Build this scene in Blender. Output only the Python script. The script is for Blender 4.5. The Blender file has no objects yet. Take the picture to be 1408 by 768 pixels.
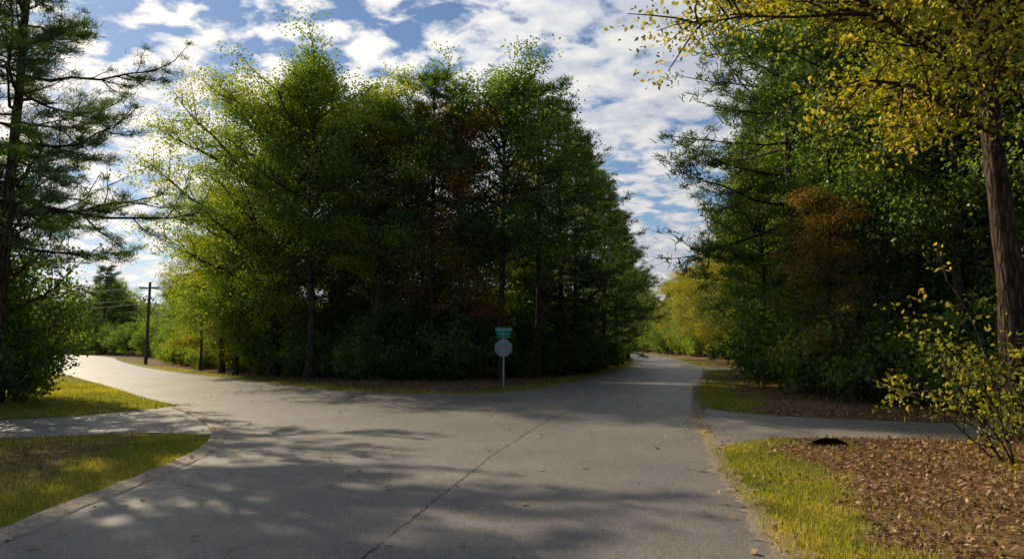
import bpy, math, random, bmesh
import numpy as np
from mathutils import Vector, Matrix
from mathutils.geometry import tessellate_polygon
rng = np.random.default_rng(7)
random.seed(7)
C = bpy.context.scene.collection

# ------------------------------------------------------------ helpers
def norm(v):
    return v / (np.linalg.norm(v, axis=-1, keepdims=True) + 1e-9)

class Builder:
    def __init__(s):
        s.v=[]; s.f=[]; s.m=[]; s.t=[]; s.sm=[]; s.n=0
    def add(s, verts, quads, mat, tint, smooth=False):
        verts=np.asarray(verts,dtype=np.float32).reshape(-1,3)
        quads=np.asarray(quads,dtype=np.int32).reshape(-1,4)
        s.v.append(verts); s.f.append(quads+s.n); s.n+=len(verts)
        s.m.append(np.full(len(quads),mat,dtype=np.int32))
        s.sm.append(np.full(len(quads),smooth,dtype=bool))
        t=np.asarray(tint,dtype=np.float32)
        if t.ndim==0: t=np.full(len(verts),float(t),dtype=np.float32)
        s.t.append(t)
    def tube(s, pts, rad, k=6, mat=0, rough=0.):
        pts=np.asarray(pts,float); rad=np.asarray(rad,float); n=len(pts)
        tan=np.gradient(pts,axis=0); tan=norm(tan)
        ref=np.array([0.,0.,1.]) if abs(tan[:,2]).mean()<0.8 else np.array([1.,0.,0.])
        a=norm(np.cross(tan,ref)); b=np.cross(tan,a)
        ang=np.arange(k)*2*np.pi/k
        rr=rad[:,None]*(1+rough*rng.normal(size=(n,k)))
        ring=(a[:,None,:]*np.cos(ang)[None,:,None]+b[:,None,:]*np.sin(ang)[None,:,None])*rr[:,:,None]+pts[:,None,:]
        i=np.arange(n-1)[:,None]*k; j=np.arange(k)[None,:]; j2=(j+1)%k
        q=np.stack([i+j,i+j2,i+k+j2,i+k+j],-1).reshape(-1,4)
        s.add(ring.reshape(-1,3),q,mat,0.5,True)
    def leaves(s, P, L, W, tint, mat=1, up=0.45, droop=0.25):
        N=len(P)
        if N==0: return
        nrm=norm(rng.normal(size=(N,3))*0.75+np.array([0,0,up]))
        d=rng.normal(size=(N,3))
        d=d-nrm*np.sum(d*nrm,1,keepdims=True)
        d=norm(d); d[:,2]-=droop; d=norm(d)
        w=norm(np.cross(nrm,d))
        L=np.broadcast_to(L,(N,))[:,None]; W=np.broadcast_to(W,(N,))[:,None]
        v=np.stack([P,P+d*L*0.45+w*W*0.5,P+d*L,P+d*L*0.45-w*W*0.5],1)
        q=np.arange(4*N).reshape(N,4)
        s.add(v.reshape(-1,3),q,mat,np.repeat(np.broadcast_to(tint,(N,)),4))
    def needles(s, P, D, L, W, tint, mat=1):
        N=len(P)
        w=norm(np.cross(D,rng.normal(size=(N,3))))
        L=np.broadcast_to(L,(N,))[:,None]
        v=np.stack([P-w*W*0.5,P+w*W*0.5,P+D*L+w*W*0.2,P+D*L-w*W*0.2],1)
        s.add(v.reshape(-1,3),np.arange(4*N).reshape(N,4),mat,np.repeat(np.broadcast_to(tint,(N,)),4))
    def mesh(s,name,mats):
        v=np.concatenate(s.v); f=np.concatenate(s.f); m=np.concatenate(s.m); t=np.concatenate(s.t); sm=np.concatenate(s.sm)
        me=bpy.data.meshes.new(name)
        me.vertices.add(len(v)); me.vertices.foreach_set('co',v.ravel())
        me.loops.add(len(f)*4); me.loops.foreach_set('vertex_index',f.ravel())
        me.polygons.add(len(f)); me.polygons.foreach_set('loop_start',np.arange(len(f),dtype=np.int32)*4)
        me.polygons.foreach_set('material_index',m); me.polygons.foreach_set('use_smooth',sm)
        a=me.attributes.new('tint','FLOAT','POINT'); a.data.foreach_set('value',t)
        for x in mats: me.materials.append(x)
        me.update(calc_edges=True)
        return me

def put(name, me, loc=(0,0,0), rot=0., scale=1., mats=None, parent=None):
    o=bpy.data.objects.new(name,me); C.objects.link(o)
    o.location=loc; o.rotation_euler=(0,0,rot)
    o.scale=(scale,)*3 if np.isscalar(scale) else scale
    if mats:
        for i,x in mats.items():
            o.material_slots[i].link='OBJECT'; o.material_slots[i].material=x
    if parent: o.parent=parent
    return o

# ------------------------------------------------------------ materials
def newmat(name):
    m=bpy.data.materials.new(name); m.use_nodes=True
    nt=m.node_tree; nt.nodes.clear()
    return m,nt,nt.nodes,nt.links
def ramp(nodes,stops):
    r=nodes.new('ShaderNodeValToRGB'); e=r.color_ramp.elements
    while len(e)<len(stops): e.new(0.5)
    for x,(p,c) in zip(e,stops):
        x.position=p; x.color=(*c,1) if len(c)==3 else c
    return r

def leafmat(name, stops, trans=0.4, tmul=(2.1,2.2,0.9)):
    m,nt,N,L=newmat(name)
    at=N.new('ShaderNodeAttribute'); at.attribute_name='tint'
    oi=N.new('ShaderNodeObjectInfo')
    ma=N.new('ShaderNodeMath'); ma.operation='MULTIPLY_ADD'; ma.inputs[1].default_value=0.28; ma.inputs[2].default_value=-0.13
    L.new(oi.outputs['Random'],ma.inputs[0])
    ad=N.new('ShaderNodeMath'); ad.operation='ADD'; ad.use_clamp=True
    L.new(at.outputs['Fac'],ad.inputs[0]); L.new(ma.outputs[0],ad.inputs[1])
    r=ramp(N,stops); L.new(ad.outputs[0],r.inputs[0])
    p=N.new('ShaderNodeBsdfDiffuse')
    L.new(r.outputs[0],p.inputs['Color'])
    t=N.new('ShaderNodeBsdfTranslucent')
    mu=N.new('ShaderNodeMix'); mu.data_type='RGBA'; mu.blend_type='MULTIPLY'; mu.inputs[0].default_value=1
    L.new(r.outputs[0],mu.inputs[6]); mu.inputs[7].default_value=(*tmul,1)
    L.new(mu.outputs[2],t.inputs['Color'])
    mx=N.new('ShaderNodeMixShader'); mx.inputs[0].default_value=trans
    L.new(p.outputs[0],mx.inputs[1]); L.new(t.outputs[0],mx.inputs[2])
    gl=N.new('ShaderNodeBsdfGlossy'); gl.inputs['Roughness'].default_value=.45; gl.inputs['Color'].default_value=(1,1,1,1)
    m2=N.new('ShaderNodeMixShader'); m2.inputs[0].default_value=.025
    L.new(mx.outputs[0],m2.inputs[1]); L.new(gl.outputs[0],m2.inputs[2])
    o=N.new('ShaderNodeOutputMaterial'); L.new(m2.outputs[0],o.inputs[0])
    return m

M_green=leafmat('leaf_green',[(0,(.050,.088,.020)),(.45,(.110,.180,.034)),(.8,(.21,.26,.038)),(1,(.35,.31,.04))],.48)
M_oak=leafmat('leaf_oak',[(0,(.065,.105,.020)),(.45,(.150,.220,.030)),(.8,(.29,.31,.036)),(1,(.42,.35,.04))],.5)
M_yel=leafmat('leaf_yellowgreen',[(0,(.10,.12,.014)),(.4,(.21,.21,.02)),(.75,(.35,.29,.028)),(1,(.47,.33,.035))],.5,(1.8,1.7,.7))
M_hick=leafmat('leaf_hickory',[(0,(.065,.10,.014)),(.4,(.155,.19,.02)),(.75,(.31,.29,.026)),(1,(.46,.35,.035))],.54,(1.9,1.8,.7))
M_aut=leafmat('leaf_autumn',[(0,(.08,.10,.020)),(.4,(.18,.15,.028)),(.7,(.33,.18,.032)),(1,(.45,.18,.03))],.45,(1.9,1.6,.8))
M_dark=leafmat('leaf_understory',[(0,(.040,.074,.018)),(.5,(.090,.155,.030)),(1,(.18,.22,.035))],.44)
M_pine=leafmat('pine_needle',[(0,(.046,.084,.028)),(.5,(.085,.150,.038)),(1,(.16,.20,.042))],.28,(1.8,1.9,.8))
M_haze=leafmat('distant_leaf_haze',[(0,(.07,.11,.05)),(.5,(.12,.17,.06)),(1,(.20,.22,.07))],.4,(1.5,1.5,.9))  # paler, bluer leaf colours paint in the haze of distance
M_grass=leafmat('grass_blade',[(0,(.10,.135,.018)),(.42,(.22,.25,.028)),(.72,(.37,.34,.045)),(1,(.52,.41,.15))],.5,(1.9,1.75,.65))
M_litter=leafmat('litter_leaf',[(0,(.09,.05,.027)),(.4,(.27,.15,.072)),(.75,(.46,.29,.14)),(1,(.60,.43,.22))],.15,(1.3,1.2,1.0))

def barkmat(name,c1,c2,sc=9):
    m,nt,N,L=newmat(name)
    tc=N.new('ShaderNodeTexCoord'); mp=N.new('ShaderNodeMapping'); mp.inputs['Scale'].default_value=(1,1,.22)
    L.new(tc.outputs['Object'],mp.inputs[0])
    n=N.new('ShaderNodeTexNoise'); n.inputs['Scale'].default_value=sc; n.inputs['Detail'].default_value=6; n.inputs['Roughness'].default_value=.7
    v=N.new('ShaderNodeTexVoronoi'); v.feature='DISTANCE_TO_EDGE'; v.inputs['Scale'].default_value=sc*1.2; 
    L.new(mp.outputs[0],n.inputs['Vector']); L.new(mp.outputs[0],v.inputs['Vector'])
    a=N.new('ShaderNodeMath'); a.operation='MULTIPLY_ADD'; a.inputs[1].default_value=.9; L.new(v.outputs['Distance'],a.inputs[0]); 
    s=N.new('ShaderNodeMath'); s.operation='MULTIPLY'; s.inputs[1].default_value=.7; L.new(n.outputs[0],s.inputs[0]); L.new(s.outputs[0],a.inputs[2])
    r=ramp(N,[(.32,c1),(.62,c2)]); L.new(a.outputs[0],r.inputs[0])
    p=N.new('ShaderNodeBsdfPrincipled'); p.inputs['Roughness'].default_value=.9; p.inputs['Specular IOR Level'].default_value=.2
    L.new(r.outputs[0],p.inputs['Base Color'])
    b=N.new('ShaderNodeBump'); b.inputs['Strength'].default_value=1; b.inputs['Distance'].default_value=.08
    L.new(a.outputs[0],b.inputs['Height']); L.new(b.outputs[0],p.inputs['Normal'])
    o=N.new('ShaderNodeOutputMaterial'); L.new(p.outputs[0],o.inputs[0]); return m
M_bark=barkmat('bark',(.03,.022,.016),(.13,.10,.075))
M_pbark=barkmat('pine_bark',(.022,.015,.011),(.115,.075,.052),9)

def simple(name,col,rough=.6,metal=0.,bump=0,sc=20,var=.25):
    m,nt,N,L=newmat(name)
    tc=N.new('ShaderNodeTexCoord')
    n=N.new('ShaderNodeTexNoise'); n.inputs['Scale'].default_value=sc; n.inputs['Detail'].default_value=6
    L.new(tc.outputs['Object'],n.inputs['Vector'])
    r=ramp(N,[(.3,tuple(c*(1-var) for c in col)),(.7,tuple(min(1,c*(1+var)) for c in col))]); L.new(n.outputs[0],r.inputs[0])
    p=N.new('ShaderNodeBsdfPrincipled'); p.inputs['Roughness'].default_value=rough; p.inputs['Metallic'].default_value=metal
    L.new(r.outputs[0],p.inputs['Base Color'])
    if bump:
        b=N.new('ShaderNodeBump'); b.inputs['Strength'].default_value=bump; b.inputs['Distance'].default_value=.01
        L.new(n.outputs[0],b.inputs['Height']); L.new(b.outputs[0],p.inputs['Normal'])
    o=N.new('ShaderNodeOutputMaterial'); L.new(p.outputs[0],o.inputs[0]); return m

# ------------------------------------------------------------ layout curves
def smooth(pts, n=5):
    P=np.array(pts,float); out=[]
    Q=np.vstack([2*P[0]-P[1],P,2*P[-1]-P[-2]])
    for i in range(1,len(Q)-2):
        a,b,c,d=Q[i-1:i+3]
        for t in np.linspace(0,1,n,endpoint=False):
            out.append(.5*((2*b)+(-a+c)*t+(2*a-5*b+4*c-d)*t*t+(-a+3*b-3*c+d)*t**3))
    out.append(P[-1]); return np.array(out)
R_right=smooth([(2.0,-40),(2.1,-10),(2.25,2),(2.43,6.3),(2.76,8.2),(3.1,10.4),(3.75,13.2),(4.5,17),(5.6,21),(6.6,25),(8.3,31),(11.1,40),(15.0,54),(19.5,76),(23.5,100),(26.3,122),(29.5,156),(28.5,200),(17,262)])
R_isl=smooth([(11,263),(22,200),(23.7,156),(20.6,122),(16.9,96),(13.5,77),(11,63),(5.8,43.5),(3.4,36),(1.8,31.3),(-.4,27.6),(-2.9,26.4),(-5.9,27.6),(-10.4,32.5),(-18.1,41.5),(-31.4,59),(-48,84),(-68,115),(-95,143),(-145,175)])
R_left=smooth([(-150,166),(-103,134),(-73,104),(-54,79),(-36.6,54),(-26,41),(-18,31),(-13.3,25),(-10.1,21.2),(-7.6,17.6),(-6.1,14.8),(-5.3,12.2),(-5.05,9.6),(-5.0,8),(-4.9,6.75),(-4.8,0),(-4.8,-10),(-4.8,-40)])
ROAD=np.vstack([R_right,R_isl,R_left])
DL=np.vstack([smooth([(-5.9,14.6),(-8,15.1),(-10.4,14.3),(-20,12),(-45,7)]),smooth([(-45,10.5),(-22,15.5),(-13,17.7),(-11.2,19.6),(-10.4,21.9)])])
DR=np.vstack([smooth([(5.6,21.3),(6.5,19.4),(8.0,18.2),(10.8,17),(20,14.5),(45,10)]),smooth([(45,6.5),(20,11),(9.4,13.9),(5.9,14.2),(4.5,13.6),(3.6,12.4)])])
DR2=np.vstack([smooth([(16.8,64),(18,60),(22,58.5),(40,57)]),smooth([(40,53.5),(21,54.5),(17.5,54),(14.9,53)])])
ISL=np.vstack([R_isl,[(-145,400),(11,400)]])

def inside(P,poly):
    x,y=P[:,0],P[:,1]; r=np.zeros(len(P),bool); n=len(poly)
    ylo,yhi=y.min(),y.max()
    for i in range(n):
        x1,y1=poly[i]; x2,y2=poly[(i+1)%n]
        if y1==y2 or max(y1,y2)<ylo or min(y1,y2)>yhi: continue
        c=((y1>y)!=(y2>y))&(x<(x2-x1)*(y-y1)/(y2-y1)+x1); r^=c
    return r
def dseg(P,poly,closed=True):
    d=np.full(len(P),80.); n=len(poly); lo=P.min(0)-14; hi=P.max(0)+14
    for i in range(n if closed else n-1):
        a=poly[i]; b=poly[(i+1)%n]; ab=b-a; l=ab@ab
        if l<1e-9 or (np.maximum(a,b)<lo).any() or (np.minimum(a,b)>hi).any(): continue
        t=np.clip(((P-a)@ab)/l,0,1)
        d=np.minimum(d,np.hypot(P[:,0]-a[0]-t*ab[0],P[:,1]-a[1]-t*ab[1]))
    return d
def ddist(P):
    d=np.where(inside(P,ROAD),-1,1)*dseg(P,ROAD)
    e=np.full(len(P),80.)
    for q in (DL,DR,DR2):
        e=np.minimum(e,np.where(inside(P,q),-1,1)*dseg(P,q))
    return d,e
def wob(x,y):
    return (np.sin(x*.9+1.3*np.sin(y*.6))+np.sin(y*.75+1.7*np.sin(x*.5+1))+.6*np.sin(x*2.3+y*1.7)+.5*np.sin(y*3.1-x*2.7))/3.1
def sstep(a,b,x):
    t=np.clip((x-a)/(b-a),0,1); return t*t*(3-2*t)
def zoneinfo(P):
    x,y=P[:,0],P[:,1]; d,e=ddist(P); dm=np.minimum(d,e)
    r=np.hypot(x,y)
    s=sstep(.35+.02*r,5+.03*r,dm)
    isl=inside(P,ISL); left=(x<0)&~isl
    h=s*(.16*wob(x*.35,y*.35)+.05*wob(x*1.3,y*1.3)+.10)
    right=(~left)&(~isl)
    h=np.where(right,h+sstep(4,12,dm)*.5,h)
    w=np.where(isl,1.5,np.where(left,np.where(y>15.5,6.5,1.8),1.35))
    w=np.where(right&(y>18),1.6,w)
    g=1-sstep(-.5,.6,d+.55*wob(x*1.7,y*1.7)+.3*wob(x*4.1,y*3.7)-w)
    g=np.where(left&(y<15.5),np.maximum(g,.42+.3*wob(x*2,y*2)),g)
    g=np.where(right,np.maximum(g,.14+.26*wob(x*1.4+3,y*1.4)),g)
    return h,np.clip(g,0,1),dm,isl,left
def hz(x,y):
    return float(zoneinfo(np.array([[x,y]],float))[0][0])

# ------------------------------------------------------------ ground
def lines(lo,hi,step,far,g=1.12):
    a=list(np.arange(lo,hi,step)); s=step
    x=hi
    while x<far: a.append(x); s*=g; x+=s
    a.append(far); x=lo; s=step; b=[]
    while True:
        s*=g; x-=s
        if x<-far: break
        b.append(x)
    return np.array([-far]+b[::-1]+a)
gx=lines(-22,18,.22,2500,1.07); gy=lines(3,36,.22,2500,1.07)
X,Y=np.meshgrid(gx,gy); P=np.stack([X.ravel(),Y.ravel()],1)
h,g,dm,isl,left=zoneinfo(P)
nx,ny=len(gx),len(gy)
ii=(np.arange(ny-1)[:,None]*nx+np.arange(nx-1)[None,:])
q=np.stack([ii,ii+1,ii+nx+1,ii+nx],-1).reshape(-1,4)
B=Builder(); B.add(np.column_stack([P,h]),q,0,g,True)

m,nt,N,L=newmat('ground_soil_grass')
at=N.new('ShaderNodeAttribute'); at.attribute_name='tint'
tc=N.new('ShaderNodeTexCoord')
n1=N.new('ShaderNodeTexNoise'); n1.inputs['Scale'].default_value=14; n1.inputs['Detail'].default_value=8; n1.inputs['Roughness'].default_value=.75
n0=N.new('ShaderNodeTexNoise'); n0.inputs['Scale'].default_value=.8; n0.inputs['Detail'].default_value=4
v1=N.new('ShaderNodeTexVoronoi'); v1.inputs['Scale'].default_value=17; v1.inputs['Randomness'].default_value=1
for n in (n1,v1,n0): L.new(tc.outputs['Object'],n.inputs['Vector'])
rl=ramp(N,[(.25,(.06,.036,.021)),(.5,(.20,.115,.058)),(.75,(.38,.24,.12))]); 
sv=N.new('ShaderNodeSeparateColor'); L.new(v1.outputs['Color'],sv.inputs[0])
av=N.new('ShaderNodeMath'); av.operation='MULTIPLY_ADD'; av.inputs[1].default_value=.30
mm=N.new('ShaderNodeMath'); mm.operation='MULTIPLY_ADD'; mm.inputs[1].default_value=.5
m0=N.new('ShaderNodeMath'); m0.operation='MULTIPLY'; m0.inputs[1].default_value=.22; L.new(n0.outputs[0],m0.inputs[0]); L.new(m0.outputs[0],mm.inputs[2])
L.new(n1.outputs[0],mm.inputs[0]); L.new(sv.outputs[0],av.inputs[0]); L.new(mm.outputs[0],av.inputs[2]); L.new(av.outputs[0],rl.inputs[0])
rg=ramp(N,[(.3,(.075,.09,.02)),(.5,(.17,.185,.035)),(.75,(.28,.26,.06))]); L.new(n1.outputs[0],rg.inputs[0])
fa=N.new('ShaderNodeMath'); fa.operation='ADD'
fs=N.new('ShaderNodeMath'); fs.operation='MULTIPLY_ADD'; fs.inputs[1].default_value=.8; fs.inputs[2].default_value=-.4
L.new(n1.outputs[0],fs.inputs[0]); L.new(fs.outputs[0],fa.inputs[0]); L.new(at.outputs['Fac'],fa.inputs[1])
fr=ramp(N,[(.35,(0,0,0)),(.65,(1,1,1))]); L.new(fa.outputs[0],fr.inputs[0])
mc=N.new('ShaderNodeMix'); mc.data_type='RGBA'; L.new(fr.outputs[0],mc.inputs[0]); L.new(rl.outputs[0],mc.inputs[6]); L.new(rg.outputs[0],mc.inputs[7])
p=N.new('ShaderNodeBsdfPrincipled'); p.inputs['Roughness'].default_value=.95; p.inputs['Specular IOR Level'].default_value=.1
L.new(mc.outputs[2],p.inputs['Base Color'])
b=N.new('ShaderNodeBump'); b.inputs['Strength'].default_value=1; b.inputs['Distance'].default_value=.05
L.new(av.outputs[0],b.inputs['Height']); L.new(b.outputs[0],p.inputs['Normal'])
o=N.new('ShaderNodeOutputMaterial'); L.new(p.outputs[0],o.inputs[0]); M_ground=m
put('ground',B.mesh('ground',[M_ground]))

# ------------------------------------------------------------ paved sheets
def sheet(name,poly,z,mat):
    vs=[Vector((p[0],p[1],0)) for p in poly]
    tris=tessellate_polygon([vs])
    me=bpy.data.meshes.new(name); 
    me.from_pydata([(p[0],p[1],z) for p in poly],[],[tuple(t) for t in tris]); me.update()
    bm=bmesh.new(); bm.from_mesh(me); bmesh.ops.recalc_face_normals(bm,faces=bm.faces)
    for f in bm.faces:
        if f.normal.z<0: f.normal_flip()
    bm.to_mesh(me); bm.free()
    me.materials.append(mat)
    return put(name,me)

def asphalt(name,dark,light,rough=.5,gscale=90):
    m,nt,N,L=newmat(name)
    tc=N.new('ShaderNodeTexCoord')
    def noise(sc,det=5,ro=.6):
        n=N.new('ShaderNodeTexNoise'); n.inputs['Scale'].default_value=sc; n.inputs['Detail'].default_value=det; n.inputs['Roughness'].default_value=ro
        L.new(tc.outputs['Object'],n.inputs['Vector']); return n
    a=noise(gscale,3,.8); bN=noise(.35,6,.65); c=noise(9,4,.6)
    vo=N.new('ShaderNodeTexVoronoi'); vo.inputs['Scale'].default_value=60; L.new(tc.outputs['Object'],vo.inputs['Vector'])
    s1=N.new('ShaderNodeMath'); s1.operation='MULTIPLY_ADD'; s1.inputs[1].default_value=.50; L.new(a.outputs[0],s1.inputs[0])
    s2=N.new('ShaderNodeMath'); s2.operation='MULTIPLY_ADD'; s2.inputs[1].default_value=.35; L.new(bN.outputs[0],s2.inputs[0])
    s3=N.new('ShaderNodeMath'); s3.operation='MULTIPLY'; s3.inputs[1].default_value=.15; L.new(c.outputs[0],s3.inputs[0])
    L.new(s3.outputs[0],s2.inputs[2]); L.new(s2.outputs[0],s1.inputs[2])
    r=ramp(N,[(.36,dark),(.64,light)]); L.new(s1.outputs[0],r.inputs[0])
    p=N.new('ShaderNodeBsdfPrincipled'); p.inputs['Roughness'].default_value=rough
    p.inputs['Specular IOR Level'].default_value=.5
    sc=N.new('ShaderNodeSeparateColor'); L.new(vo.outputs['Color'],sc.inputs[0])
    gt=N.new('ShaderNodeMath'); gt.operation='GREATER_THAN'; gt.inputs[1].default_value=.84; L.new(sc.outputs[0],gt.inputs[0])
    mx=N.new('ShaderNodeMix'); mx.data_type='RGBA'; g2=N.new('ShaderNodeMath'); g2.operation='MULTIPLY'; g2.inputs[1].default_value=.5
    L.new(gt.outputs[0],g2.inputs[0]); L.new(g2.outputs[0],mx.inputs[0]); L.new(r.outputs[0],mx.inputs[6]); mx.inputs[7].default_value=(.46,.40,.33,1)
    L.new(mx.outputs[2],p.inputs['Base Color'])
    b=N.new('ShaderNodeBump'); b.inputs['Strength'].default_value=.8; b.inputs['Distance'].default_value=.014
    L.new(a.outputs[0],b.inputs['Height']); L.new(b.outputs[0],p.inputs['Normal'])
    o=N.new('ShaderNodeOutputMaterial'); L.new(p.outputs[0],o.inputs[0]); return m
M_asph=asphalt('asphalt',(.088,.082,.078),(.30,.265,.235))
M_drive=asphalt('driveway_gravel',(.13,.118,.105),(.31,.28,.24),.6,gscale=45)
sheet('driveway',DL,.008,M_drive); sheet('driveway',DR,.008,M_drive); sheet('driveway',DR2,.008,M_drive)
sheet('road',ROAD,.014,M_asph)

def strip(name,line,w0,w1,z0,mat,prof=None,rag=0.):
    L_=np.array(line); t=norm(np.gradient(L_,axis=0)); nr=np.stack([-t[:,1],t[:,0]],1)
    prof=prof or [(0,0),(1,0)]; k=len(prof); n=len(L_)
    V=[]
    for i in range(n):
        for f,z in prof:
            w=w0+(w1-w0)*f+ (rng.normal()*rag if rag else 0)
            V.append((*(L_[i]+nr[i]*w),z0+z))
    i=np.arange(n-1)[:,None]*k; j=np.arange(k-1)[None,:]
    q=np.stack([i+j,i+j+1,i+k+j+1,i+k+j],-1).reshape(-1,4)
    B=Builder(); B.add(V,q,0,.5,False); return put(name,B.mesh(name,[mat]))
def resample(line,step):
    l=np.array(line); s=np.r_[0,np.cumsum(np.hypot(*np.diff(l,axis=0).T))]; t=np.arange(0,s[-1],step)
    return np.stack([np.interp(t,s,l[:,0]),np.interp(t,s,l[:,1])],1)
M_seam=simple('seam_tar',(.045,.042,.040),.8)
seam=resample(smooth([(-3.3,-4),(-2.1,2),(-1.33,6.3),(-.75,9.6),(-.05,13.3),(1.5,19.5),(4.2,27.5),(7.2,37)]),.10)
wig=np.cumsum(rng.normal(size=seam.shape)*.012,0); wig-=np.convolve(wig[:,0],np.ones(41)/41,'same')[:,None]*.9
seam=seam+wig*.35+rng.normal(size=seam.shape)*.006
strip('road_seam',seam,-.009,.009,.018,M_seam,rag=.006)
M_conc=simple('kerb_concrete',(.36,.28,.205),.85,0,.5,14,.4)
ke=R_left[(R_left[:,1]<21.4)&(R_left[:,1]>-12)&(R_left[:,0]>-10.4)]
ke=resample(ke,.25)
strip('kerb',ke,.02,-.30,.016,M_conc,[(0,0),(.08,.012),(.45,.025),(.8,.045),(.95,.035),(1,-.06)],rag=.010)
M_edge=simple('road_edge_dust',(.26,.20,.145),.95,0,.4,25,.4)
re=resample(R_right[(R_right[:,1]<70)&(R_right[:,1]>-10)],.15)
strip('gravel_shoulder',re,.10,-.22,.019,M_edge,rag=.06)
ie=resample(R_isl[(R_isl[:,1]<80)&(R_isl[:,0]>-45)],.3)
strip('gravel_shoulder',ie,.12,-.25,.019,M_edge,rag=.05)

# ------------------------------------------------------------ trees
def limb(B,start,end,r,k=5,n=7,sag=0.,jit=.05,mat=0):
    s=np.array(start,float); e=np.array(end,float); Ln=np.linalg.norm(e-s)
    t=np.linspace(0,1,n)[:,None]
    p=s+(e-s)*t; p[:,2]+=sag*Ln*np.sin(np.pi*t[:,0])
    j=rng.normal(size=(n,3))*jit*Ln; j=np.cumsum(j,0)*.35; j-=t*j[-1]; j[0]=0
    p=p+j
    rr=r*(1-.85*t[:,0]**.9)+.006
    B.tube(p,rr,k,mat); return p
def sample(p,f):
    i=f*(len(p)-1); a=int(min(i,len(p)-2)); return p[a]+(p[a+1]-p[a])*(i-a), norm(p[a+1]-p[a])

def foliate(B,lp,L,nsub,subf,clump_step,m,rad,leaf,pine=False,ctint=.5,droop=.25,flat=.5,f0=.22,thick=1.,nw=None):
    CP=[];CD=[];CT=[];CS=[]
    for f in list(rng.uniform(f0,1,nsub))+[1.]:
        s,d=sample(lp,min(f,.999))
        side=rng.normal(size=3)
        if pine: side[2]*=.3
        else: side[2]=side[2]*.8+.15
        side=norm(side-d*np.dot(side,d)*.8)
        dd=norm(d*rng.uniform(.4,1.)+side*rng.uniform(.6,1.1))
        if f==1.: dd=norm(d+side*.3)
        sl=max(.5,L*subf*rng.uniform(.5,1.15)*(1-.45*f))
        e=s+dd*sl; 
        if pine: e[2]+=sl*.12
        sp=limb(B,s,e,.010+.010*sl*thick,3,4,sag=.04 if not pine else -.05,jit=.09)
        nc=max(2,int(sl/clump_step)); ct=ctint+rng.normal()*.13
        for c in np.linspace(.35,1.0,nc):
            cp,cd=sample(sp,min(c,.999)); 
            if rng.random()<.08: continue
            CP.append(cp+rng.normal(size=3)*rad*.3); CD.append(cd); CT.append(ct+rng.normal()*.07); CS.append(rng.uniform(.55,1.35))
    if not CP: return
    CP=np.array(CP);CD=np.array(CD);CT=np.array(CT);CS=np.repeat(np.array(CS),m)[:,None]
    n=len(CP)
    if pine:
        D=norm(rng.normal(size=(n*m,3))*np.array([.8,.8,.6])+np.repeat(CD,m,0)*.6+np.array([0,0,.3]))
        P=np.repeat(CP,m,0)+rng.normal(size=(n*m,3))*rad*np.array([1,1,.35])*CS
        B.needles(P,D,leaf*rng.uniform(.7,1.2,n*m),nw or .042,np.clip(np.repeat(CT,m)+rng.normal(size=n*m)*.12,0,1))
    else:
        off=rng.normal(size=(n*m,3)); off*=np.minimum(1,1.9/np.linalg.norm(off,axis=1,keepdims=True))
        P=np.repeat(CP,m,0)+off*rad*np.array([1,1,flat])*CS
        s=leaf*rng.uniform(.65,1.25,n*m)
        B.leaves(P,s,s*.66,np.clip(np.repeat(CT,m)+off[:,2]*.06+rng.normal(size=n*m)*.12,0,1),droop=droop)

def decid(name,H,R,t0=.25,nl=44,nsub=8,m=40,leaf=.18,r0=.22,rad=.42,low=15,high=62,lean=(0,0),prof=.55,extra=(),mats=None,clump=.8,k=9,wobl=.10,elean=.6,em=None,lv=(.5,1.25)):
    B=Builder(); n=22; t=np.linspace(0,1,n); H=H*.93
    w=np.cumsum(rng.normal(size=(n,2))*wobl*.7,0)*.6*(H/18); w-=w[0]
    tp=np.column_stack([w[:,0]+lean[0]*t,w[:,1]+lean[1]*t,t*H*.93])
    tr=r0*(1-.88*t**.9)+.015; tr[0]*=1.45; tr[1]*=1.08
    B.tube(tp,tr,k,0,.03)
    ga=rng.uniform(0,6.28)
    for i in range(nl):
        f=t0+(.98-t0)*((i+rng.uniform(0,.9))/nl)**.9
        s,_=sample(tp,min(f,.995)); u=(f-t0)/(1-t0)
        Rz=R*(math.sin(math.pi*min(1,.16+.80*u))**prof)
        ga+=2.4+rng.normal()*.35
        el=math.radians(low+(high-low)*u**1.3+rng.normal()*9)
        Ln=max(Rz*rng.uniform(*lv),.9)
        e=s+np.array([math.cos(ga)*math.cos(el),math.sin(ga)*math.cos(el),math.sin(el)])*Ln/max(.75,math.cos(el))
        e[2]=min(e[2],H*1.03)
        lp=limb(B,s,e,.03+.011*Ln*(r0/.2),5,7,sag=-.07 if u<.5 else .05)
        foliate(B,lp,Ln,nsub,.5,clump,m,rad,leaf,ctint=.42+.12*u+rng.normal()*.10)
    for (zf,end,ns) in extra:
        s,_=sample(tp,zf); lp=limb(B,s,np.array(end),.06,6,9,sag=.07,jit=.05)
        Ln=np.linalg.norm(np.array(end)-s)
        foliate(B,lp,Ln,ns,.38,.42,em or m,.30,leaf,ctint=elean,droop=.6,f0=.2)
    return B.mesh(name,mats or [M_bark,M_green])

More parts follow.
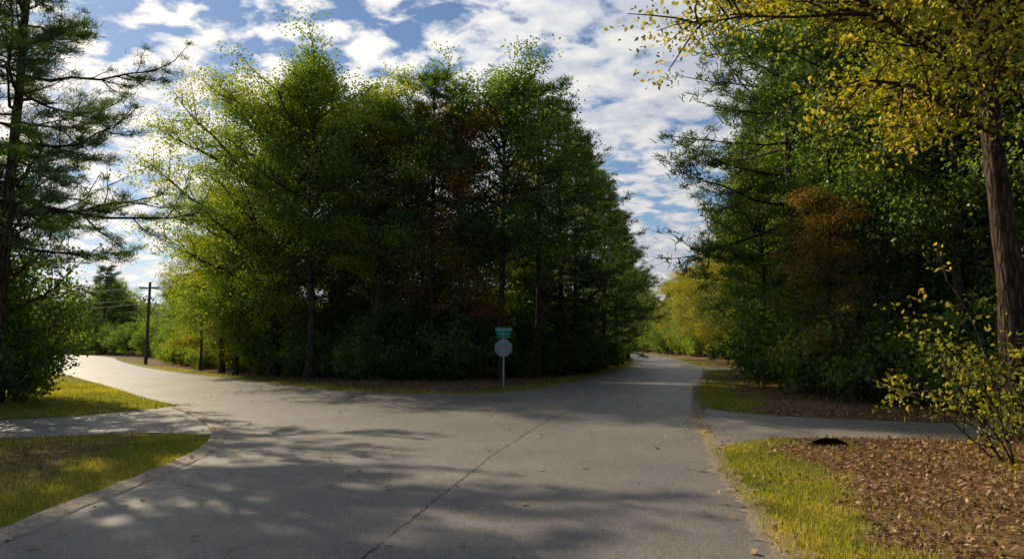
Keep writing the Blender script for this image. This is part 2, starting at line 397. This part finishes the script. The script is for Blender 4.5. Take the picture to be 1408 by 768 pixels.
def pine(name,H,R,t0=.4,nl=52,nsub=8,m=27,leaf=.28,r0=.2,rad=.16,lean=(0,0),clump=.42,stubs=8,nw=None):
    B=Builder(); n=20; t=np.linspace(0,1,n)
    w=np.cumsum(rng.normal(size=(n,2))*.04,0)*.5; w-=w[0]
    tp=np.column_stack([w[:,0]+lean[0]*t,w[:,1]+lean[1]*t,t*H])
    tr=r0*(1-.85*t)+.012; tr[0]*=1.25
    B.tube(tp,tr,9,0,.03); ga=rng.uniform(0,6.28)
    for i in range(nl):
        f=t0+(.985-t0)*((i+rng.uniform(0,.9))/nl); u=(f-t0)/(1-t0); s,_=sample(tp,min(f,.995))
        ga+=2.4+rng.normal()*.5
        Ln=R*((1-u)**.65*.92+.10)*rng.uniform(.5,1.25)
        el=math.radians(-4+42*u+rng.normal()*9)
        e=s+np.array([math.cos(ga)*math.cos(el),math.sin(ga)*math.cos(el),math.sin(el)])*Ln
        lp=limb(B,s,e,.018+.009*Ln,5,7,sag=-.05,jit=.05)
        foliate(B,lp,Ln,nsub,.45,clump,m,rad,leaf,pine=True,ctint=.45+rng.normal()*.1,f0=.35,nw=nw)
    for i in range(stubs):
        f=rng.uniform(.05,max(t0,.1)); s,_=sample(tp,f); a=rng.uniform(0,6.28); l=rng.uniform(.5,1.8)
        limb(B,s,s+np.array([math.cos(a)*l,math.sin(a)*l,-.1*l]),.02,4,4)
    return B.mesh(name,[M_pbark,M_pine])

def shrub(name,H,R,ns=9,nsub=7,m=26,leaf=.15,rad=.28,mat=None,tint=.45,clump=.45,r=.03,droop=.25,up=.35):
    B=Builder()
    for i in range(ns):
        a=rng.uniform(0,6.28); rr=R*math.sqrt(rng.uniform(.03,1))
        zz=H*rng.uniform(.4,1)*(1-.35*(rr/R)**2)
        s=np.array([math.cos(a)*rr*.25,math.sin(a)*rr*.25,-.05]); e=np.array([math.cos(a)*rr,math.sin(a)*rr,zz])
        lp=limb(B,s,e,r,5,7,sag=.08,jit=.05)
        foliate(B,lp,np.linalg.norm(e-s),nsub,up,clump,m,rad,leaf,ctint=tint+rng.normal()*.1,f0=.12,droop=droop,thick=.5)
    return B.mesh(name,[M_bark,mat or M_dark])

ms={}
ms['oak']=decid('oak_big',20,8.2,.18,66,12,66,.165,.34,.58,8,60,prof=.5,clump=.9,mats=[M_bark,M_oak],lv=(.55,1.08))
ms['d1']=decid('dec1',20,4.0,.38,40,8,58,.155,.20,.50,20,68,clump=.95)
ms['d2']=decid('dec2',19,4.8,.28,42,8,56,.155,.20,.52,12,62,clump=.95)
ms['d3']=decid('dec3',17,4.0,.20,40,8,54,.15,.17,.50,10,60,clump=.9)
ms['p1']=pine('pine1',19,4.6,.45)
ms['p2']=pine('pine2',18,5.0,.28,56)
ms['p3']=pine('pine3',17,4.4,.12,62,stubs=2)
ms['s1']=shrub('sh1',4.2,2.4,14,8,28)
ms['s2']=shrub('sh2',3.0,2.2,14,7,28)
ms['s3']=shrub('sh3',5.6,2.2,16,9,30)
names={'oak':'oak_tree','d1':'maple_tree','d2':'oak_tree','d3':'sweetgum_tree','p1':'pine_tree','p2':'pine_tree','p3':'pine_tree','s1':'shrub','s2':'shrub','s3':'shrub'}
base={'oak':20,'d1':20,'d2':19,'d3':17,'p1':19,'p2':18,'p3':17,'s1':4.2,'s2':3.0,'s3':5.6}
def T(kind,x,y,H=None,mat=None,wide=1.,rot=None):
    s=(H or base[kind])/base[kind]
    put(names[kind],ms[kind],(x,y,hz(x,y)-.04),rng.uniform(0,6.28) if rot is None else rot,(s*wide,s*wide,s),{1:mat} if mat else None)

# island front
T('oak',-14.6,42.0,17.8,None,1.02,.4)
T('d1',-11.2,37.8,19.3,M_green,1.15); T('d1',-7.4,37.8,17.0,M_oak,1.1); T('d2',-5.4,41,16.6,M_green)
T('p1',-4.4,37.6,16.9); T('d3',-2.9,38.2,16.4,M_aut); T('d1',-.5,37.2,18.0,M_green,1.15); T('p1',1.5,38.9,17.2)
T('p2',3.0,42.5,17.0); T('p3',4.4,47.5,16.2); T('p2',6.0,52,16.2); T('p3',7.7,57,15.3); T('p3',9.6,63,14.3); T('p2',11.2,70,14)
T('d3',12.5,79,13,M_green); T('p3',14.5,87,13); T('d2',16.5,97,14,M_yel)
T('d2',-19.8,47,13.5,M_oak,1.15); T('d3',-17.5,43.5,12,M_oak,1.2); T('d3',-23.5,52,10.5,M_yel); T('d3',-9,44,16.2,M_aut); T('d1',-12,46,16.5,M_green,1.1); T('d2',-16.8,46,15.5,M_oak)
# low-branched trees behind the front row close the interior
for (x,y,H) in [(-17.5,50,10),(-10,49.5,11),(-3.2,48.5,11),(2.0,49.5,11),(-14,57,12),(-7,57,12),(0,57,12),(4.6,61,12)]:
    T('d3',x,y,H,M_green,1.35)
for (x,y) in [(-16,46.5),(-13,45.5),(-9.6,44.5),(-6,44.5),(-2.6,43.5),(.4,43.5),(1.8,46.5),(3,51),(-4.5,47.5),(-11.5,48.5),(4.8,56),(-19,52),(-7.5,49),(0,49)]:
    T('s3',x,y,rng.uniform(5,7.5),random.choice([M_green,M_dark]),1.3)
def scatter_trees(n,fx,kinds,mats,lo,hi):
    for i in range(n):
        for _ in range(60):
            x,y=fx()
            if x is not None: break
        if x is None: continue
        k=random.choice(kinds); T(k,x,y,rng.uniform(lo,hi),random.choice(mats) if k[0]=='d' else None)
def f_isl():
    y=rng.uniform(48,62); x=rng.uniform(-24,4); p=np.array([[x,y]])
    return (x,y) if inside(p,ISL)[0] and dseg(p,R_isl,False)[0]>4.5 and not(x<-20 and y<58) else (None,None)
scatter_trees(5,f_isl,['d1','d2','p1'],[M_green,M_oak],13,15)
def rimpts(line,lo,hi,step,side,jit=.8):
    l=resample(line,step); t=norm(np.gradient(l,axis=0)); nr=np.stack([-t[:,1],t[:,0]],1)
    for p,n_ in zip(l,nr):
        yield p+n_*side*rng.uniform(lo,hi)+rng.normal(size=2)*jit*.4
rim=smooth([(18,110),(13.5,88),(10.3,70),(6.6,55),(4.2,45),(1.5,39.5),(-3,36.2),(-8,36.6),(-13,39.8),(-19,47),(-27,58),(-40,78)])
for rowi,(off,kinds,st) in enumerate([(0.3,['s2','s1','s2'],2.3),(3.0,['s1','s3','s3'],3.2)]):
    for p in rimpts(rim,off,off+1.6,st,-1):
        mt=random.choice([M_dark,M_green,M_dark,M_green])
        if p[0]<-14: mt=random.choice([M_oak,M_yel,M_green])
        T(random.choice(kinds),p[0],p[1],rng.uniform(1.8,3.8) if rowi==0 else rng.uniform(3.2,5.8),mt)
# right forest
for (k,x,y,H,mt) in [('p2',12.4,30,20.5,None),('p1',12.0,25.5,19.5,None),('d2',15,25,19,M_green),('d1',17,31,20,M_green),('d3',12.8,35,13,M_green),('d2',14.6,28,16,M_green),
    ('p2',16.6,43,18,None),('p1',17.0,37,19.5,None),('p3',18.8,50,16.5,None),('d3',20.6,50,14,M_oak),('d2',22,63,14,M_yel),('d3',24,72,14.5,M_yel),('d2',26.3,83,14.5,M_green),
    ('d3',27,92,15,M_yel),('d3',29,104,15,M_yel),('d2',31,118,16,M_yel),('d3',33.5,133,16,M_oak),('d2',35,150,17,M_yel),('d2',34,172,17,M_oak),('d2',31,196,18,M_yel),
    ('d2',13.8,20.8,17,M_dark),('d1',18,20,19,M_green),('p1',20,25,19,None),('d3',16.5,17.5,15,M_green),('d3',11.0,23.4,7.5,M_aut),('d2',16,22.5,19,M_dark),('d2',19,28,20,M_green),('d3',15.6,39,14,M_green),('d3',18,46,14,M_green),('d1',22,17,19,M_dark)]:
    T(k,x,y,H,mt)
for (x,y,H) in [(21,20,11),(24,24,13),(23,30,13),(22,36,13),(23,43,13),(26,51,13),(28,19,13),(19.5,33.5,12),(20.5,39.5,12)]:
    T('d3',x,y,H,M_dark,1.35)
def f_r():
    y=rng.uniform(20,80); x=rng.uniform(22,32)+max(0,(y-40)*.14); p=np.array([[x,y]]); d,e=ddist(p)
    return (x,y) if d[0]>5 and e[0]>2 else (None,None)
scatter_trees(6,f_r,['d1','d2','p1'],[M_green,M_green,M_dark],16,19)
for i in range(18):
    x=rng.uniform(-14,46); y=rng.uniform(205,285); p=np.array([[x,y]])
    if ddist(p)[0][0]<4: continue
    T(random.choice(['d2','d3','p3']),x,y,rng.uniform(14,18),M_green if rng.random()<.3 else None,1.3)
rimR=smooth([(12.6,19.5),(10.8,22.5),(11.7,27),(12.7,32),(15,41),(18.5,51),(23,64),(26,80),(29.5,100),(34,130)])
for (off,kinds,st) in [(0,['s2','s1'],2.3),(3,['s1','s3'],2.8)]:
    for p in rimpts(rimR,off,off+1.4,st,-1):
        d,e=ddist(np.array([p])); 
        if min(d[0],e[0])<2.2: continue
        T(random.choice(kinds),p[0],p[1],rng.uniform(2.3,4.2) if off==0 else rng.uniform(4,6.5),random.choice([M_dark,M_dark,M_green]) if p[1]<60 else random.choice([M_yel,M_green,M_oak]))
for (line,sd) in ((R_right,-1),(R_isl,-1)):
    l=line[(line[:,1]>105)]
    for p in rimpts(l,4,8,6,sd):
        if ddist(np.array([p]))[0][0]<2.5: continue
        T('s3',p[0],p[1],rng.uniform(5,8),random.choice([M_green,M_oak,M_dark]),1.3)
for (x,y,k,H) in [(15,12,'s3',5),(12.5,11.2,'s1',3.4),(14,7.5,'s3',5),(17.5,9,'s3',6),(19.5,17,'s3',6),(12,8,'s1',4)]: T(k,x,y,H,M_green)
for (x,y,k,H) in [(15,8,'d3',15)]: T(k,x,y,H,M_green)
# left side
for (k,x,y,H,mt) in [('s3',-17.0,22.8,5.8,M_green),('s3',-19,25.5,6,M_green),('s1',-15.9,21.6,3.4,M_green),('s1',-18,19.8,3.8,M_green),
    ('d3',-26,27,12,M_oak),('d2',-33,34,13,M_green),('p2',-40,42,15,None),('d3',-46,50,12,M_oak),('s3',-26,31,5,M_oak),('s3',-31.5,38,4,M_green),('s3',-42,50,5,M_green),('s3',-21.5,26.5,5.2,M_green),
    ('d2',-62,70,14,M_green),('p2',-72,84,14,None),('d3',-84,94,14,M_oak),('d2',-21.5,18.8,19,M_green),('d2',-17,11,17,M_green)]:
    T(k,x,y,H,mt)
for i in range(22):
    x=rng.uniform(-135,-52); y=150+rng.uniform(-8,40)+(-(x+90))*.35
    p=np.array([[x,y]])
    if ddist(p)[0][0]<4: continue
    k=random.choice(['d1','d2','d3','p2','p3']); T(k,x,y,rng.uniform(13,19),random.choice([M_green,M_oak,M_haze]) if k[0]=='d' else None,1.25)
for (x,y,k,H) in [(-33,70,'s1',3.6),(-36,76,'s3',4.5),(-42,84,'s3',5),(-30,64,'s1',3),(-47,92,'s3',5),(-55,104,'s3',6),(-62,118,'s3',6),(-70,130,'s3',6),(-80,140,'s3',6),(-88,150,'s3',6)]: T(k,x,y,H,M_green)
for (x,y,k,H) in [(-44,96,'d3',12),(-38,86,'d2',12),(-52,112,'d2',14),(-60,126,'d2',15)]: T(k,x,y,H,M_oak)

ms['lp']=pine('pine_leaning',19,5.2,.26,66,9,64,.19,.22,.15,lean=(.4,0),clump=.30,nw=.018)
names['lp']='pine_tree'; base['lp']=19
T('lp',-15.3,20.2,18.5,None,.92,0); T('lp',-19.6,23.2,19,None,.92,2.0)
me=decid('sparse_maple',8.4,2.8,.2,34,6,16,.10,.07,.3,10,60,clump=.45); put('maple_tree',me,(-16.4,21.4,hz(-16.4,21.4)),0.,1.,{1:M_dark})

# near right tree with overhanging limbs
me=decid('overhang',17.5,5.4,.50,36,9,42,.105,.30,.36,10,60,lean=(-.5,0),clump=.5,k=14,wobl=.05,em=34,elean=.58,
   extra=[(.50,(-6.8,-1.6,8.0),13),(.42,(-4.9,-3.0,6.2),14),(.47,(-6.4,-3.0,8.3),12),(.52,(-4.5,-4.0,8.8),12),(.43,(-3.0,-1.8,5.9),12),(.55,(-6,1.0,9.4),12),(.49,(-3.6,-3.6,7.6),12),(.46,(-2.2,-3.2,6.6),11)],mats=[M_pbark,M_hick])
put('hickory_tree',me,(10.3,14.0,hz(10.3,14)-.05))
me=shrub('sap1',3.3,2.2,13,7,8,.10,.16,M_hick,.5,.22,.012,.35,.3)
put('sapling',me,(8.4,11.2,0),0); put('sapling',me,(9.8,12.6,0),2.1,.95)
me=shrub('sap2',2.0,1.3,8,6,9,.085,.13,M_hick,.45,.2,.009,.35,.3)
put('sapling',me,(8.0,9.9,0),1,.9); put('sapling',me,(9.2,9.2,0),2.6,1.)

# distant tree line, one object
B=Builder()
for i in range(260):
    a=math.radians(rng.uniform(-80,80)); r=rng.uniform(170,270); x=r*math.sin(a); y=r*math.cos(a)
    if ddist(np.array([[x,y]]))[0][0]<9: continue
    H=rng.uniform(13,19); R=rng.uniform(3.6,5.5)
    nC=60; cp=norm(rng.normal(size=(nC,3)))*rng.uniform(.35,1,(nC,1))**.6
    cp=cp*np.array([R,R,H*.47])+np.array([x,y,H*.5]); ct=.45+rng.normal(size=nC)*.15+(cp[:,2]/H-.5)*.2
    P=np.repeat(cp,20,0)+rng.normal(size=(nC*20,3))*.75; P[:,2]=np.maximum(P[:,2],.3)
    B.leaves(P,rng.uniform(.6,1.1,nC*20),rng.uniform(.5,.8,nC*20),np.clip(np.repeat(ct,20)+rng.normal(size=nC*20)*.1,0,1),up=0)
    B.tube([(x,y,0),(x+.2,y,H*.5),(x,y+.2,H*.9)],[.22,.15,.05],5)
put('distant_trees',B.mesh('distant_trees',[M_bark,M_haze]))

# ------------------------------------------------------------ grass and litter
def scatter(n,x0,x1,y0,y1):
    return np.column_stack([rng.uniform(x0,x1,n),rng.uniform(y0,y1,n)])
B=Builder()
for (n,a,hh) in [(170000,(2.2,8.5,4.5,15),.075),(40000,(4.5,12,18,34),.10),(150000,(-12,-4.9,5,15.5),.075),(110000,(-24,-7,15.5,34),.10),(100000,(-34,7,26,62),.13),(20000,(8,22,30,80),.15),(20000,(-60,-20,36,90),.15)]:
    P=scatter(n,*a); h,g,dm,isl,left=zoneinfo(P)
    keep=(dm>-.05+.15*rng.random(n))&(rng.random(n)<g**1.5*.95+.012)
    keep&=~(left&(P[:,1]<20)&(dm<.28))
    P=P[keep]; h=h[keep]; k=len(P)
    D=norm(np.column_stack([rng.normal(size=(k,2))*.5,np.ones(k)]))
    patch=.47+.3*wob(P[:,0]*1.1,P[:,1]*1.3)+.12*wob(P[:,0]*4,P[:,1]*4)
    B.needles(np.column_stack([P,h-.01]),D,hh*rng.uniform(.4,1.4,k)*(.6+.6*patch),.008 if hh<.1 else .016,np.clip(patch+rng.normal(size=k)*.22,0,1),0)
put('grass',B.mesh('grass',[M_grass]))
B=Builder()
for (n,a) in [(120000,(2.3,13,4.5,20)),(35000,(5,20,18,46)),(60000,(-16,-5,4.5,16)),(35000,(-20,7,27,42))]:
    P=scatter(n,*a); h,g,dm,isl,left=zoneinfo(P)
    keep=(dm>.0)&(rng.random(n)>g*.86); keep&=~((left)&(rng.random(n)<.6)); keep&=rng.random(n)<(.75+.35*wob(P[:,0]*2.2,P[:,1]*2.2))
    P=P[keep]; h=h[keep]; k=len(P); s=rng.uniform(.03,.075,k)*(1+P[:,1]*.015)
    B.leaves(np.column_stack([P,h+rng.uniform(.005,.04,k)]),s,s*.55,np.clip(rng.normal(.5,.27,k),0,1),0,up=1.6,droop=0)
put('leaf_litter',B.mesh('leaf_litter',[M_litter]))
B=Builder()
P=scatter(2200,-12,9,5,34); h,g,dm,isl,left=zoneinfo(P); w=(dm<.1)&(rng.random(len(P))<np.where(dm>-.6,.9,.15)); P=P[w]; k=len(P); s=rng.uniform(.07,.14,k)
B.leaves(np.column_stack([P,np.full(k,.04)]),s,s*.65,np.clip(rng.normal(.72,.2,k),0,1),0,up=3.0,droop=0)
put('fallen_leaves',B.mesh('fallen_leaves',[M_litter]))

# ------------------------------------------------------------ stop sign (seen from behind) with street name blades
M_galv=simple('galvanised_steel',(.36,.37,.37),.45,.6,0,30,.15)
M_alu=simple('sign_back_aluminium',(.33,.34,.35),.55,.2,0,6,.15)
M_gsign=simple('sign_green',(.005,.30,.20),.4,0,0,5,.1)
M_white=simple('sign_white',(.75,.78,.76),.5,0,0,5,.03)
M_red=simple('sign_red',(.5,.02,.02),.45,0,0,5,.05)
def frombm(name,bm,mats,parent,loc=(0,0,0),rot=(0,0,0)):
    me=bpy.data.meshes.new(name); bm.to_mesh(me); bm.free()
    for x in mats: me.materials.append(x)
    o=put(name,me,loc,0,1,None,parent); o.rotation_euler=rot; return o
sx,sy=-.38,30.9
sign=bpy.data.objects.new('stop_sign',None); C.objects.link(sign); sign.location=(sx,sy,hz(sx,sy)); sign.rotation_euler=(0,0,math.radians(8))
B=Builder(); zz=np.array([-.1,2.22])
prof=[(-.04,.012),(-.028,.012),(-.018,-.022),(.018,-.022),(.028,.012),(.04,.012),(.04,.016),(.024,.016),(.014,-.017),(-.014,-.017),(-.024,.016),(-.04,.016)]
V=[(x,y,z) for z in zz for x,y in prof]; k=len(prof)
B.add(V,[[j,(j+1)%k,k+(j+1)%k,k+j] for j in range(k)],0,.5); put('post',B.mesh('post',[M_galv]),parent=sign)
bm=bmesh.new(); bmesh.ops.create_cone(bm,cap_ends=True,segments=8,radius1=.42,radius2=.42,depth=.006)
bmesh.ops.rotate(bm,verts=bm.verts,matrix=Matrix.Rotation(math.radians(22.5),3,'Z'))
bmesh.ops.rotate(bm,verts=bm.verts,matrix=Matrix.Rotation(math.radians(90),3,'X'))
bm.normal_update()
for f in bm.faces: f.material_index=1 if f.normal.y>.9 else 0
frombm('octagon_plate',bm,[M_alu,M_red],sign,(0,.024,1.78))
for zc in (1.55,2.0):
    bm=bmesh.new(); bmesh.ops.create_cone(bm,cap_ends=True,segments=6,radius1=.014,radius2=.014,depth=.02)
    frombm('bolt',bm,[M_galv],sign,(0,-.028,zc),(math.pi/2,0,0))
def blade(z,w,hh,rot,txt):
    e=bpy.data.objects.new('name_blade',None); C.objects.link(e); e.parent=sign; e.location=(0,0,z); e.rotation_euler=(0,0,rot)
    bm=bmesh.new(); bmesh.ops.create_cube(bm,size=1); bmesh.ops.scale(bm,verts=bm.verts,vec=(w,.006,hh))
    bmesh.ops.bevel(bm,geom=[x for x in bm.edges if abs(x.verts[0].co.y-x.verts[1].co.y)>.003],offset=.02,segments=3,affect='EDGES')
    frombm('panel',bm,[M_gsign],e)
    for sgn in (1,-1):
        cu=bpy.data.curves.new('lettering','FONT'); cu.body=txt; cu.size=hh*.5; cu.align_x='CENTER'; cu.align_y='CENTER'; cu.extrude=.0005
        cu.materials.append(M_white)
        o=bpy.data.objects.new('lettering',cu); C.objects.link(o); o.parent=e
        o.location=(0,-.0042*sgn,0); o.rotation_euler=(math.pi/2,0,0 if sgn==1 else math.pi)
blade(2.60,.74,.19,math.radians(-6),'WOODLAND DR'); blade(2.41,.70,.16,math.radians(14),'FOREST HILL')
blade(2.27,.6,.09,math.radians(-20),'1400')
bm=bmesh.new(); bmesh.ops.create_cone(bm,cap_ends=True,segments=10,radius1=.02,radius2=.02,depth=.42)
frombm('blade_bracket',bm,[M_galv],sign,(0,.012,2.40))

# ------------------------------------------------------------ utility pole and wires
px,py=-36.4,68.3
pole=bpy.data.objects.new('utility_pole',None); C.objects.link(pole); pole.location=(px,py,0)
M_wood=barkmat('pole_wood',(.06,.042,.03),(.18,.13,.095),12)
B=Builder(); B.tube([(0,0,-.2),(.02,0,3),(.05,0,8.2)],[.17,.15,.12],12); B.tube([(.05,0,8.2),(.05,0,8.21)],[.12,.001],12); put('shaft',B.mesh('shaft',[M_wood]),parent=pole)
bm=bmesh.new(); bmesh.ops.create_cube(bm,size=1); bmesh.ops.scale(bm,verts=bm.verts,vec=(2.0,.1,.12)); bmesh.ops.bevel(bm,geom=bm.edges[:],offset=.01,affect='EDGES'); frombm('crossarm',bm,[M_wood],pole,(.05,-.18,7.6))
M_wire=simple('wire',(.03,.03,.03),.6)
B=Builder()
for (x,z) in [(-.85,7.75),(.85,7.75),(.1,6.6),(.1,6.1)]:
    for (ex,ey) in ((-42,-8),(34,60)):
        t=np.linspace(0,1,24); p=np.column_stack([x+ex*t,ey*t,z+.3*t-4*1.5*t*(1-t)]); B.tube(p,np.full(24,.022),4)
put('wires',B.mesh('wires',[M_wire]),parent=pole)

# ------------------------------------------------------------ culvert pipe
cv=bpy.data.objects.new('drain_pipe',None); C.objects.link(cv); cv.location=(6.0,13.15,.0); cv.rotation_euler=(0,0,math.radians(-12))
M_cv=simple('pipe_metal',(.05,.048,.045),.8,.1,.4,20,.4); M_hole=simple('pipe_inside',(.012,.011,.010),.95)
B=Builder(); ys=np.linspace(0,.5,11); 
pts=np.column_stack([np.zeros(11),ys,-.06*np.ones(11)-ys*.3]); rr=.26+.008*np.sin(ys*40)
B.tube(pts,rr,22,0); B.tube(pts[::-1],(rr-.015)[::-1],22,1); B.tube([(0,0,-.06),(0,.001,-.06)],[.26,.245],22,0)
B.tube([(0,.45,-.195),(0,.451,-.195)],[.25,.001],22,1)
o=put('corrugated_pipe',B.mesh('corrugated_pipe',[M_cv,M_hole]),parent=cv); o.scale=(1.45,1,.8)

# ------------------------------------------------------------ light, sky
az=math.radians(-45); el=math.radians(30)
S=Vector((math.sin(az)*math.cos(el),math.cos(az)*math.cos(el),math.sin(el)))
ld=bpy.data.lights.new('sun','SUN'); ld.energy=5.0; ld.angle=math.radians(.5); ld.color=(1,.85,.60)
lo=bpy.data.objects.new('sun',ld); C.objects.link(lo); lo.rotation_euler=S.to_track_quat('Z','Y').to_euler()
w=bpy.data.worlds.new('World'); bpy.context.scene.world=w; w.use_nodes=True
nt=w.node_tree; N=nt.nodes; L=nt.links; N.clear()
sky=N.new('ShaderNodeTexSky'); sky.sky_type='NISHITA'; sky.sun_disc=False; sky.sun_elevation=el; sky.sun_rotation=az
sky.air_density=1.0; sky.dust_density=.2; sky.ozone_density=3.5
tc=N.new('ShaderNodeTexCoord'); sp=N.new('ShaderNodeSeparateXYZ'); L.new(tc.outputs['Generated'],sp.inputs[0])
def M(op,a,b=None,c=None,clamp=False):
    n=N.new('ShaderNodeMath'); n.operation=op; n.use_clamp=clamp
    for i,x in enumerate((a,b,c)):
        if x is None: continue
        if isinstance(x,(int,float)): n.inputs[i].default_value=x
        else: L.new(x,n.inputs[i])
    return n.outputs[0]
zc=M('ADD',M('MAXIMUM',sp.outputs[2],0.0),.26)
u=M('DIVIDE',sp.outputs[0],zc); v=M('DIVIDE',sp.outputs[1],zc)
cb=N.new('ShaderNodeCombineXYZ'); L.new(u,cb.inputs[0]); L.new(v,cb.inputs[1])
mp=N.new('ShaderNodeMapping'); mp.inputs['Rotation'].default_value=(0,0,math.radians(30)); mp.inputs['Scale'].default_value=(1,1.3,1); mp.inputs['Location'].default_value=(3.1,1.7,0); L.new(cb.outputs[0],mp.inputs[0])
def noise(sc,det,ro,dist=0):
    n=N.new('ShaderNodeTexNoise'); n.inputs['Scale'].default_value=sc; n.inputs['Detail'].default_value=det; n.inputs['Roughness'].default_value=ro; n.inputs['Distortion'].default_value=dist
    L.new(mp.outputs[0],n.inputs['Vector']); return n.outputs[0]
big=noise(1.3,2,.5); puff=noise(10,5,.55,.2)
# cloud cover is thinned overhead and behind the camera, unseen, to cut ambient light
thin=M('MULTIPLY',M('ADD',M('MULTIPLY',sp.outputs[1],-1.0),.45,clamp=True),.30)
cov=M('SUBTRACT',M('ADD',M('MULTIPLY',big,.5),M('MULTIPLY',puff,1.1)),thin)
cr=N.new('ShaderNodeValToRGB'); cr.color_ramp.elements[0].position=.665; cr.color_ramp.elements[1].position=.80; L.new(cov,cr.inputs[0])
hz_=M('POWER',M('SUBTRACT',1.0,M('MAXIMUM',sp.outputs[2],0.0)),10)
mask=M('MAXIMUM',M('MULTIPLY',cr.outputs[0],.97),M('MULTIPLY',hz_,.35),clamp=True)
dt=N.new('ShaderNodeVectorMath'); dt.operation='DOT_PRODUCT'; L.new(tc.outputs['Generated'],dt.inputs[0]); dt.inputs[1].default_value=S
half=M('MULTIPLY',M('ADD',dt.outputs['Value'],1.0),.5)
glow=M('POWER',half,4)
shade=N.new('ShaderNodeValToRGB'); e=shade.color_ramp.elements; e[0].position=.72; e[0].color=(.68,.73,.83,1); e[1].position=.93; e[1].color=(1,.99,.97,1)
L.new(M('ADD',M('MULTIPLY',noise(5,3,.6,.1),.6),M('MULTIPLY',puff,.95)),shade.inputs[0])
warm=N.new('ShaderNodeMix'); warm.data_type='RGBA'; warm.blend_type='MULTIPLY'; L.new(M('POWER',half,12,clamp=True),warm.inputs[0]); L.new(shade.outputs[0],warm.inputs[6]); warm.inputs[7].default_value=(1.05,.96,.84,1)
bright=M('ADD',M('MULTIPLY',glow,.85),.46)
bg1=N.new('ShaderNodeBackground'); bg1.inputs[1].default_value=.092; L.new(sky.outputs[0],bg1.inputs[0])
bg2=N.new('ShaderNodeBackground'); L.new(warm.outputs[2],bg2.inputs[0]); L.new(bright,bg2.inputs[1])
mx=N.new('ShaderNodeMixShader'); L.new(mask,mx.inputs[0]); L.new(bg1.outputs[0],mx.inputs[1]); L.new(bg2.outputs[0],mx.inputs[2])
wo=N.new('ShaderNodeOutputWorld'); L.new(mx.outputs[0],wo.inputs[0])

# ------------------------------------------------------------ camera
cd=bpy.data.cameras.new('camera'); cd.lens=24; cd.sensor_width=36; cd.clip_end=6000; cd.clip_start=.1
co=bpy.data.objects.new('camera',cd); C.objects.link(co); co.location=(0,0,1.9); co.rotation_euler=(math.radians(95.5),0,0)
bpy.context.scene.camera=co
sc=bpy.context.scene; sc.view_settings.view_transform='Standard'; sc.view_settings.look='None'; sc.view_settings.exposure=0
